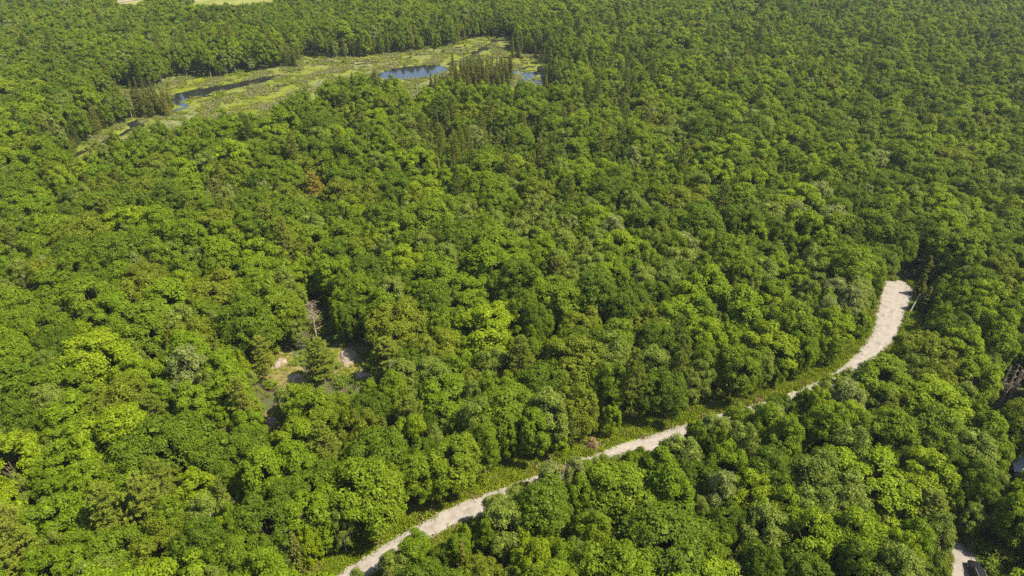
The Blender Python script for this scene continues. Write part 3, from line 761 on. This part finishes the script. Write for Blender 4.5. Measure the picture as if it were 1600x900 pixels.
def neighbour(i):
    """the nearest trees of another look whose crowns touch this one"""
    t = trees[i]; d_ = np.hypot(SX[:, 0] - t['x'], SX[:, 1] - t['y']); o_ = []
    for j in np.argsort(d_)[1:8]:
        q = trees[SI[j]]
        if q['look'] != t['look'] and d_[j] < 1.15 * (q['r'] + t['r']) and SHORT[q['look']] not in o_: o_.append(SHORT[q['look']])
    return o_[:2]
for i in sorted(solo):
    t = trees[i]; k = t['kind']
    cr, tk, r0, h0 = KINDS[k][t['vi']]
    name, look = LOOK[t['look']]
    rt = empty(name, (t['x'], t['y'], t['z']), t['rot'], (t['s'], t['s'], t['zs']))
    rel = t['r'] / NAT[k][0]
    size = ('tall ' if t['zs'] > 1.02 else 'low ' if t['zs'] < .78 else 'medium ') if k in ('pine', 'spruce') else ('broad ' if rel > 1.1 else 'small ' if rel < .72 else 'medium ')
    base_ = size + look + ' ' + WHERE[t['zone']]; nb_ = neighbour(i); lab = base_
    for cand_ in ([', touching ' + nb_[0] + ' and ' + nb_[1]] if len(nb_) > 1 else []) + ([', touching ' + nb_[0]] if nb_ else []):
        if len((base_ + cand_).split()) <= 16: lab = base_ + cand_; break
    if k == 'golden': lab = 'single golden brown pine among green trees in the closed wood'
    if len(lab.split()) > 16: lab = size + look + ' ' + WHERE[t['zone']]
    tag(rt, lab, 'tree', name.replace('_', ' ') + 's ' + WHERE[t['zone']])
    obj('crown', cr, rt); obj('trunk', tk, rt)

# the rest of the wood: one object, shapes scattered by geometry nodes
def scatter(name, recs, coll, label, cat):
    me = bpy.data.meshes.new(name)
    me.from_pydata([r[:3] for r in recs], [], [])
    for nm, ty, col in (('variant', 'INT', [r[3] for r in recs]), ('turn', 'FLOAT', [r[4] for r in recs])):
        a = me.attributes.new(nm, ty, 'POINT'); a.data.foreach_set('value', col)
    a = me.attributes.new('size', 'FLOAT_VECTOR', 'POINT'); a.data.foreach_set('vector', np.array([r[5] for r in recs], float).ravel())
    o = obj(name, me); tag(o, label, cat, kind='stuff')
    ng = bpy.data.node_groups.new(name, 'GeometryNodeTree')
    ng.interface.new_socket('Geometry', in_out='INPUT', socket_type='NodeSocketGeometry'); ng.interface.new_socket('Geometry', in_out='OUTPUT', socket_type='NodeSocketGeometry')
    gi, go = ng.nodes.new('NodeGroupInput'), ng.nodes.new('NodeGroupOutput')
    ci = ng.nodes.new('GeometryNodeCollectionInfo'); ci.inputs[0].default_value = coll; ci.inputs[1].default_value = True; ci.inputs[2].default_value = True
    ip = ng.nodes.new('GeometryNodeInstanceOnPoints'); ip.inputs['Pick Instance'].default_value = True
    def at(nm, ty):
        n = ng.nodes.new('GeometryNodeInputNamedAttribute'); n.data_type = ty; n.inputs[0].default_value = nm
        return next(s for s in n.outputs if s.enabled and s.name == 'Attribute')
    cxyz = ng.nodes.new('ShaderNodeCombineXYZ'); ng.links.new(at('turn', 'FLOAT'), cxyz.inputs[2])
    e2r = ng.nodes.new('FunctionNodeEulerToRotation'); ng.links.new(cxyz.outputs[0], e2r.inputs[0])
    ng.links.new(gi.outputs[0], ip.inputs['Points']); ng.links.new(ci.outputs[0], ip.inputs['Instance'])
    ng.links.new(at('variant', 'INT'), ip.inputs['Instance Index']); ng.links.new(e2r.outputs[0], ip.inputs['Rotation']); ng.links.new(at('size', 'FLOAT_VECTOR'), ip.inputs['Scale'])
    ng.links.new(ip.outputs[0], go.inputs[0])
    md = o.modifiers.new('scatter', 'NODES'); md.node_group = ng
    return o
recs = []
for i, t in enumerate(trees):
    if i in solo: continue
    k = 'pine' if t['kind'] == 'golden' else t['kind']
    recs.append((t['x'], t['y'], t['z'], random.choice(FARK[k]), t['rot'], (t['s'], t['s'], t['zs'])))
scatter('forest', recs, far_coll, 'unbroken green canopy of the mixed wood running to the far edge', 'forest')
print('TREES', len(trees), 'solo', len(solo), {k: sum(t['kind'] == k for t in trees) for k in KINDS}, {k: sum(trees[i]['kind'] == k for i in solo) for k in KINDS})

# undergrowth in the gaps
und = bpy.data.collections.new('undergrowth_shapes')
for i in range(4):
    o = bpy.data.objects.new('und_%d' % i, shrub(40 + i, 2.0, 1.5, 260, .36).mesh('und', [M['shrub'], M['bark']])); und.objects.link(o)
ux, uy = [], []
for _ in range(14000):
    y = 45 + 420 * math.sqrt(random.random()); hw = halfwidth(y); ux.append(random.uniform(-hw, hw)); uy.append(y)
for _ in range(420):
    q = random.choice(DR); ux.append(q[0] + random.gauss(0, 7)); uy.append(q[1] + random.gauss(0, 7))
for _ in range(70):
    q = px(random.uniform(385, 590), random.uniform(545, 604)); ux.append(q[0]); uy.append(q[1])
ux, uy = np.array(ux), np.array(uy)
k = (sdist(ux, uy, ROAD, False) > 5.2) & (sdist(ux, uy, BOG) > 1) & (sdist(ux, uy, DRIVE, False) > 3) & (np.min([sdist(ux, uy, c) for c in CLEARS], 0) > .9)
ux, uy = ux[k], uy[k]; uz = groundz(ux, uy)
scatter('undergrowth', [(float(a), float(b_), float(c), random.randrange(4), random.uniform(0, 6.28), (lambda s: (s, s, s * random.uniform(.6, 1.2)))(random.uniform(.5, 1.3))) for a, b_, c in zip(ux, uy, uz)], und, 'low leafy undergrowth between the trunks', 'undergrowth')

# sedge tufts and low heath on the bog mat
bs = bpy.data.collections.new('sedge_shapes')
for i in range(4):
    r = np.random.default_rng(90 + i); n = 60; g = Geo()
    P = np.stack([r.normal(size=n) * .5, r.normal(size=n) * .5, r.uniform(.05, .4, n)], 1)
    g.add(*leaves(P, r.normal(size=(n, 3)) * .5 + np.array([0, 0, 1]), r.uniform(.3, .6, n), .22, r))
    o = bpy.data.objects.new('sedge_%d' % i, g.mesh('sedge', [M['sedge_green'] if i < 2 else M['sedge_grey'] if i < 3 else M['shrub']])); bs.objects.link(o)
qx = rng.uniform(min(bx), max(bx), 60000); qy = rng.uniform(min(by), max(by), 60000)
k = sdist(qx, qy, BOG) < 4; qx, qy = qx[k], qy[k]; qz = mat_height(qx, qy); cl = fnoise(qx, qy, 22, 31, 3)
k = (qz > -.06) & (qz < .6) & (cl + rng.uniform(-.5, .5, len(qx)) > .0); qx, qy, qz, cl = qx[k][:4200], qy[k][:4200], qz[k][:4200], cl[k][:4200]
scatter('bog_sedge', [(float(a), float(b_), float(c), 3 if random.random() < .08 else (2 if e > .35 else random.choice((0, 1, 1, 2))), random.uniform(0, 6.28), (lambda s: (s * 1.4, s * 1.4, s))(random.uniform(.5, 1.6))) for a, b_, c, e in zip(qx, qy, qz, cl)], bs, 'pale green sedge tufts and low heath on the bog', 'sedge')

# grass and weeds on the verges and round the driveway
gt = bpy.data.collections.new('grass_shapes')
for i in range(4):
    r = np.random.default_rng(70 + i); n = 90; g = Geo()
    P = np.stack([r.normal(size=n) * .34, r.normal(size=n) * .34, r.uniform(.1, .42, n)], 1)
    T = unit(np.stack([r.normal(size=n) * .4, r.normal(size=n) * .4, np.ones(n)], 1))
    g.add(*leaves(P, unit(np.cross(T, r.normal(size=(n, 3)))) + np.array([0, 0, .9]), r.uniform(.3, .6, n), .12, r))
    o = bpy.data.objects.new('grass_%d' % i, g.mesh('grass', [M['grass'] if i < 3 else M['tan']])); gt.objects.link(o)
rec = []
L = np.array(RD); T = np.gradient(L, axis=0); T /= np.linalg.norm(T, axis=1, keepdims=True); Nl = np.stack([-T[:, 1], T[:, 0]], 1)
for _ in range(12000):
    i = random.randrange(nR); f = i / (nR - 1)
    if random.random() < .72: w = hw_l(f) + abs(random.gauss(0, 1)) * 3.0 + random.uniform(0, 1.2)
    else: w = -(hw_r(f) + random.uniform(.1, 3))
    q = L[i] + Nl[i] * w + T[i] * random.uniform(-.7, .7); s = random.uniform(.6, 1.5)
    if random.random() < .12 and abs(w) < 4: s *= .5
    rec.append((float(q[0]), float(q[1]), 0.0, 3 if random.random() < .10 else random.randrange(3), random.uniform(0, 6.28), (s, s, s * random.uniform(.6, 1.5))))
scatter('verge_grass', rec, gt, 'bright green grass and weeds along the gravel road', 'grass')
rec = []
L = np.array(DR); T = np.gradient(L, axis=0); T /= np.linalg.norm(T, axis=1, keepdims=True); Nl = np.stack([-T[:, 1], T[:, 0]], 1)
for _ in range(900):
    i = random.randrange(len(DR)); f = i / len(DR); w = random.choice((2.1 + abs(random.gauss(0, 1.3)), -(float(np.interp(f, [0, .2, .5, 1], [4.6, 4.6, 2, 1.3])) + abs(random.gauss(0, 1.2)))))
    q = L[i] + Nl[i] * w; s = random.uniform(.5, 1.2)
    rec.append((float(q[0]), float(q[1]), 0.0, random.choice((0, 1, 2, 3)), random.uniform(0, 6.28), (s, s, s)))
for c in CLEARS:
    xs = [p[0] for p in c]; ys = [p[1] for p in c]
    for _ in range(260):
        x, y = random.uniform(min(xs) - 2, max(xs) + 2), random.uniform(min(ys) - 2, max(ys) + 2)
        if sd1(x, y, c) < 1.5: s = random.uniform(.4, .9); rec.append((x, y, .1, random.choice((0, 1, 3, 3)), random.uniform(0, 6.28), (s, s, s * .8)))
scatter('clearing_grass', rec, gt, 'dry yellowish grass on the rock clearings and driveway edges', 'grass')

# ------------------------------------------------------------------ bedrock, dead wood, brush
M['rock'] = principled('pale_bedrock', lambda nt: mixc(nt, ramp(nt, noise_tex(nt, .9, 5), [(.48, (0, 0, 0)), (.66, (1, 1, 1))]), ramp(nt, noise_tex(nt, 2.2, 6, .65), [(.3, (.13, .102, .078)), (.5, (.205, .165, .130)), (.7, (.245, .205, .165))]), (.13, .105, .05)), .95, .05, bump=(2.5, .8, .2))
def rock(u, v, wpx, hpx, seed, label):
    x, y = px(u, v); dep = proj(x, y, 0)[2]; a = wpx / FPX * dep / 2; b_ = hpx / FPX * dep / 2 / .62
    r = np.random.default_rng(seed); g = Geo(); n, m_ = 26, 9; V = []
    ph = r.uniform(0, 6.28, 5)
    for j in range(m_ + 1):
        f = j / m_
        for i in range(n):
            th = 6.283 * i / n; k = 1 + .16 * math.sin(2 * th + ph[0]) + .11 * math.sin(3 * th + ph[1]) + .07 * math.sin(7 * th + ph[2])
            rr = f ** .8 * k
            z = .75 * (1 - f ** 2.2) + .12 * math.sin(9 * f + 3 * th + ph[3]) * f - (.55 if j == m_ else 0) + r.normal() * .035
            V.append((a * rr * math.cos(th), b_ * rr * math.sin(th), z))
    F = [(j * n + i, j * n + (i + 1) % n, (j + 1) * n + (i + 1) % n, (j + 1) * n + i)[::-1] for j in range(m_) for i in range(n)]
    g.add(V, F)
    o = obj('bedrock_outcrop', g.mesh('bedrock_outcrop', [M['rock']], False), loc=(x, y, float(groundz(np.array(x), np.array(y))) + .05))
    return tag(o, label, 'rock', 'bedrock outcrops in the wood')
rock(545, 559, 30, 30, 1, 'largest pale bedrock slab, between two pines in the wood')
rock(568, 588, 28, 12, 2, 'low pale bedrock slab just below the largest slab')
rock(438, 568, 18, 17, 3, 'tan bedrock hump beside a pine in the dry clearing')
rock(461, 591, 28, 9, 4, 'long thin bedrock ledge edged by yellow moss')
rock(399, 574, 12, 6, 5, 'smallest bedrock patch at the foot of a pine')
rock(238, 546, 24, 8, 6, 'lone narrow bedrock ledge ringed by dense broadleaf trees')
rock(425, 660, 22, 13, 7, 'dull tan bedrock patch among maples, away from the pines')

def dead(u, v, h, rad, seed, name, label, group, wood='deadwood', tw=1.0, foliage=None):
    x, y = px(u, v); z = float(groundz(np.array(x), np.array(y)))
    br, tk = dead_tree(seed, h, rad, tw)
    rt = empty(name, (x, y, max(z, -.2)), random.uniform(0, 6.28)); tag(rt, label, 'dead tree', group)
    obj('trunk', tk.mesh('dead_trunk', [M[wood]], True), rt); obj('branches', br.mesh('dead_branches', [M[wood]]), rt)
    if foliage:
        r = np.random.default_rng(seed + 7); g = Geo(); n = 260
        zz = r.uniform(h * .3, h * .95, n); a = r.uniform(0, 6.28, n); q = rad * (1.1 - .85 * zz / h) * r.uniform(.3, 1, n)
        g.add(*leaves(np.stack([q * np.cos(a), q * np.sin(a), zz + q * .3], 1), r.normal(size=(n, 3)), .3, .12, r)); obj('needles', g.mesh('dead_needles', [M[foliage]]), rt)
    return rt
dead(497, 540, 13, 3.0, 31, 'dead_tree', 'bare grey brown dead tree standing behind the rock clearing', 'dead standing trees', foliage='rust')
dead(712, 400, 12, 2.6, 32, 'dead_tree', 'bare grey dead tree in the closed wood', 'dead standing trees')
dead(1112, 452, 11, 2.4, 33, 'dead_tree', 'rusty dead tree among green oaks in the wood', 'dead standing trees', foliage='rust')
for k, (u, v) in enumerate([(431, 170), (384, 196), (214, 232), (652, 146), (292, 118), (330, 121)]):
    dead(u, v, (6, 5, 5, 6, 5, 4)[k], .7, 40 + k, 'dead_snag', ['short dark snag standing alone in the open bog', 'thin grey snag at the wooded edge of the bog', 'thin grey snag by the narrow bog stream', 'leafless snag near the blue pond', 'pale snag on the grassy bank above the dark channel', 'smallest snag on the bank of the dark channel'][k], 'dead snags round the bog', tw=.35)
for k, (u, v) in enumerate([(1546, 636), (1558, 640), (1570, 634), (1583, 641), (1592, 634), (1577, 626)]):
    dead(u, v, 11 + k % 3, 1.2, 60 + k, 'bare_trunk', 'pale bare trunk standing in the shaded gap of the wood', 'pale bare trunks in the shaded gap', 'deadwood', .5)
# leaning bare trunk by the turning area
x0, y0 = px(1419, 492); x1, y1 = px(1438, 459, 4.5)
g = Geo(); g.add(*tube([(0, 0, -.3), ((x1 - x0) * .5, (y1 - y0) * .5, 2.35), (x1 - x0, y1 - y0, 4.5)], [.16, .13, .07], 7))
rt = empty('leaning_trunk', (x0, y0, 0)); tag(rt, 'pale bare trunk leaning in the shade by the turning area', 'dead tree')
obj('trunk', g.mesh('leaning_trunk', [M['birchbark']], True), rt)
g = Geo()
for k in range(7):
    f = random.uniform(.4, .95); p0 = np.array([(x1 - x0) * f, (y1 - y0) * f, 4.5 * f]); g.add(*tube([p0, p0 + np.array([random.gauss(0, .4), random.gauss(0, .4), random.uniform(.2, .7)])], [.04, .012], 4))
obj('branches', g.mesh('leaning_branches', [M['birchbark']]), rt)

def brush(u, v, wpx, h, seed, label, leafmat='rust', aspect=1.0, rz=.4):
    x, y = px(u, v); dep = proj(x, y, 0)[2]; a = wpx / FPX * dep / 2; r = np.random.default_rng(seed)
    rt = empty('brush_pile', (x, y, 0), rz); tag(rt, label, 'brush', 'brush beside the gravel road')
    g = Geo()
    for k in range(40):
        c = np.array([r.normal() * a * .45, r.normal() * a * .4 * aspect, r.uniform(.05, h * .6)]); dv = unit(r.normal(size=3) * np.array([1, 1, .55])) * a * r.uniform(.3, .7)
        dv[2] = abs(dv[2]); g.add(*tube([c - dv * .5, c + dv * .5], [.04, .015], 4))
    obj('branches', g.mesh('brush_branches', [M['deadwood']]), rt)
    n = 620; q = r.normal(size=(n, 3)); P = np.stack([q[:, 0] * a * .42, q[:, 1] * a * .4 * aspect, np.abs(q[:, 2])], 1)
    P[:, 2] = np.clip(h * .8 * np.exp(-(q[:, 0] ** 2 + q[:, 1] ** 2) * .5) * r.uniform(.3, 1.1, n), .05, None)
    g = Geo(); g.add(*leaves(P, r.normal(size=(n, 3)) + np.array([0, 0, 1]), r.uniform(.25, .5, n), .16, r)); obj('foliage', g.mesh('brush_foliage', [M[leafmat]]), rt)
brush(926, 699, 30, 3.2, 1, 'tall rusty orange dead brush standing on the grassy verge')
brush(1112, 634, 46, 1.2, 2, 'long low pile of brown brush below the verge trees', 'rust', .5, .45)
brush(1000, 666, 32, .9, 3, 'low tan heap of dry grass on the verge', 'tan', .5, .4)
brush(875, 735, 26, 1.4, 4, 'pale tan shrub half hidden at the road edge', 'tan', .7)

# ------------------------------------------------------------------ parked car
M['paint'] = principled('black_brown_paint', (.008, .008, .009), .3, .4)
M['glass'] = principled('dark_window_glass', (.012, .014, .016), .05, .6)
M['rubber'] = principled('tyre_rubber', (.02, .02, .02), .9, .1)
M['alloy'] = principled('alloy_rim', (.45, .45, .46), .35, .5, .8)
M['lamp'] = principled('clear_lamp', (.7, .7, .7), .15, .5)
M['tail'] = principled('red_lamp', (.30, .012, .010), .25, .5)
M['trim'] = principled('silver_trim', (.55, .55, .55), .3, .5, .7)
def loft(secs, mats_):
    """secs: list of (y, [(x, z) ...]) rings from rear to front"""
    g = Geo(); n = len(secs[0][1]); V = [(x, y, z) for y, ring in secs for x, z in ring]
    F = [(j * n + i, j * n + (i + 1) % n, (j + 1) * n + (i + 1) % n, (j + 1) * n + i)[::-1] for j in range(len(secs) - 1) for i in range(n)]
    g.add(V, F)
    for j, rev in ((0, False), (len(secs) - 1, True)):
        c = len(V); g.add([(0, secs[j][0], sum(z for _, z in secs[j][1]) / n)] + [(x, secs[j][0], z) for x, z in secs[j][1]], [(0, 1 + i, 1 + (i + 1) % n) if rev else (0, 1 + (i + 1) % n, 1 + i) for i in range(n)])
    return g
def body_ring(w, z0, z1):
    return [(-w * .90, z0), (w * .90, z0), (w, z0 + .18), (w, z1 - .20), (w * .95, z1 - .05), (w * .80, z1), (0, z1 + .03), (-w * .80, z1), (-w * .95, z1 - .05), (-w, z1 - .20), (-w, z0 + .18)]
def cabin_ring(wb, wt, z0, z1):
    return [(-wb, z0), (wb, z0), (wt + .03, z1 - .08), (wt - .05, z1), (0, z1 + .02), (-wt + .05, z1), (-wt - .03, z1 - .08)]
cxy = px(1527, 897, .6)
car = empty('parked_car', (cxy[0], cxy[1], .085), R(-12)); tag(car, 'black parked car on the pale gravel driveway under the trees', 'car')
body = loft([(-2.35, body_ring(.78, .45, .88)), (-2.2, body_ring(.90, .32, 1.02)), (-1.2, body_ring(.94, .28, 1.06)), (.9, body_ring(.94, .28, 1.04)), (1.6, body_ring(.92, .28, .98)), (2.15, body_ring(.87, .32, .90)), (2.38, body_ring(.72, .42, .74))], None)
bd = obj('body', body.mesh('car_body', [M['paint']], True), car)
cabin = loft([(-2.12, cabin_ring(.80, .66, 1.0, 1.06)), (-1.85, cabin_ring(.82, .66, 1.0, 1.58)), (-.2, cabin_ring(.84, .68, 1.0, 1.66)), (.35, cabin_ring(.84, .66, 1.0, 1.60)), (1.12, cabin_ring(.82, .66, .98, 1.03))], None)
obj('windows', cabin.mesh('car_windows', [M['glass']], True), car)
rf = loft([(-1.95, [(-.64, 1.56), (.64, 1.56), (.62, 1.62), (-.62, 1.62)]), (-.2, [(-.68, 1.62), (.68, 1.62), (.64, 1.72), (-.64, 1.72)]), (.38, [(-.65, 1.56), (.65, 1.56), (.62, 1.63), (-.62, 1.63)])], None)
roof = obj('roof', rf.mesh('car_roof', [M['paint']], True), car)
for sx in (-1, 1):
    g = Geo(); g.add(*tube([(sx * .60, -1.75, 1.74), (sx * .62, -.3, 1.79), (sx * .60, .25, 1.70)], [.03, .03, .03], 6)); obj('roof_rail', g.mesh('roof_rail', [M['trim']], True), roof)
    g = Geo(); g.add(*tube([(sx * .90, .72, 1.05), (sx * 1.06, .70, 1.10)], [.06, .09], 6)); obj('mirror', g.mesh('mirror', [M['paint']], True), car)
    for nm, y, mm in (('headlight', 2.16, 'lamp'), ('tail_light', -2.24, 'tail')):
        g = loft([(y - .10, [(sx * .62 - .15, .70), (sx * .62 + .15, .70), (sx * .62 + .15, .84), (sx * .62 - .15, .84)]), (y + .10, [(sx * .60 - .13, .68), (sx * .60 + .13, .68), (sx * .60 + .13, .80), (sx * .60 - .13, .80)])], None)
        obj(nm, g.mesh(nm, [M[mm]]), car)
    for y in (-1.4, 1.42):
        g = Geo(); g.add(*tube([(sx * .74, y, .34), (sx * .76, y, .34), (sx * .94, y, .34), (sx * .96, y, .34)], [.26, .34, .34, .26], 20)); wo = obj('wheel', g.mesh('wheel', [M['rubber']], True), car)
        g = Geo(); g.add(*tube([(sx * .90, y, .34), (sx * .955, y, .34), (sx * .965, y, .34)], [.24, .23, .02], 20)); obj('rim', g.mesh('rim', [M['alloy']], True), wo)
g = Geo(); g.add(*tube([(-.62, .88, 1.20), (0, .93, 1.20), (.62, .88, 1.20)], [.012, .012, .012], 4)); obj('wiper', g.mesh('wiper', [M['rubber']]), car)

# ------------------------------------------------------------------ small shed whose white roof shows among the trees
M['white_metal'] = principled('white_metal_roofing', lambda nt: ramp(nt, noise_tex(nt, 1.3, 3), [(.3, (.66, .68, .70)), (.7, (.76, .77, .78))]), .4, .4)
M['siding'] = principled('grey_board_siding', lambda nt: ramp(nt, noise_tex(nt, 2, 3), [(.3, (.22, .21, .20)), (.7, (.32, .31, .30))]), .8, .2)
sx_, sy_ = px(1597, 727, 2.6)
sh = empty('shed', (sx_ + .7, sy_ + .2, 0), R(-24)); tag(sh, 'small shed with a white metal roof hidden among the trees', 'shed')
def box(x0, x1, y0, y1, z0, z1):
    V = [(x, y, z) for z in (z0, z1) for y in (y0, y1) for x in (x0, x1)]
    return V, [(0, 2, 3, 1), (4, 5, 7, 6), (0, 1, 5, 4), (2, 6, 7, 3), (0, 4, 6, 2), (1, 3, 7, 5)]
g = Geo(); g.add(*box(-1.5, 1.5, -2, 2, -.2, 2.2)); g.add([(-1.5, -2, 2.2), (1.5, -2, 2.2), (0, -2, 2.9), (-1.5, 2, 2.2), (1.5, 2, 2.2), (0, 2, 2.9)], [(0, 1, 2), (3, 5, 4)]); obj('wall', g.mesh('shed_wall', [M['siding']]), sh)
for s_ in (-1, 1):
    for k in range(8):
        y0 = -2.25 + k * .5625; g = Geo()
        g.add([(0, y0 + .01, 2.98), (s_ * 1.85, y0 + .01, 2.12), (s_ * 1.85, y0 + .55, 2.12), (0, y0 + .55, 2.98), (0, y0 + .01, 2.93), (s_ * 1.85, y0 + .01, 2.07), (s_ * 1.85, y0 + .55, 2.07), (0, y0 + .55, 2.93)],
              [(0, 1, 2, 3), (4, 7, 6, 5), (0, 4, 5, 1), (1, 5, 6, 2), (2, 6, 7, 3), (3, 7, 4, 0)]); obj('roof_panel', g.mesh('roof_panel', [M['white_metal']]), sh)
g = Geo(); g.add(*box(-.45, .45, -2.04, -2.003, 0, 1.95)); dr = obj('door', g.mesh('shed_door', [M['white_metal']]), sh)
g = Geo(); g.add(*tube([(.34, -2.06, .95), (.34, -2.06, 1.1)], [.03, .03], 6)); obj('handle', g.mesh('door_handle', [M['trim']]), dr)

# ------------------------------------------------------------------ thin summer haze
m, nt = mat('summer_haze')
pv = N(nt, 'ShaderNodeVolumePrincipled'); pv.inputs['Color'].default_value = (.86, .93, 1.0, 1); pv.inputs['Density'].default_value = .00006; pv.inputs['Anisotropy'].default_value = .2
o_ = N(nt, 'ShaderNodeOutputMaterial'); nt.links.new(pv.outputs[0], o_.inputs['Volume'])
g = Geo(); g.add(*box(-6300, 6300, -3300, 9300, -5, 106)); hz = obj('haze', g.mesh('haze', [m])); tag(hz, 'thin pale haze in the air over the wood', 'haze', kind='stuff')
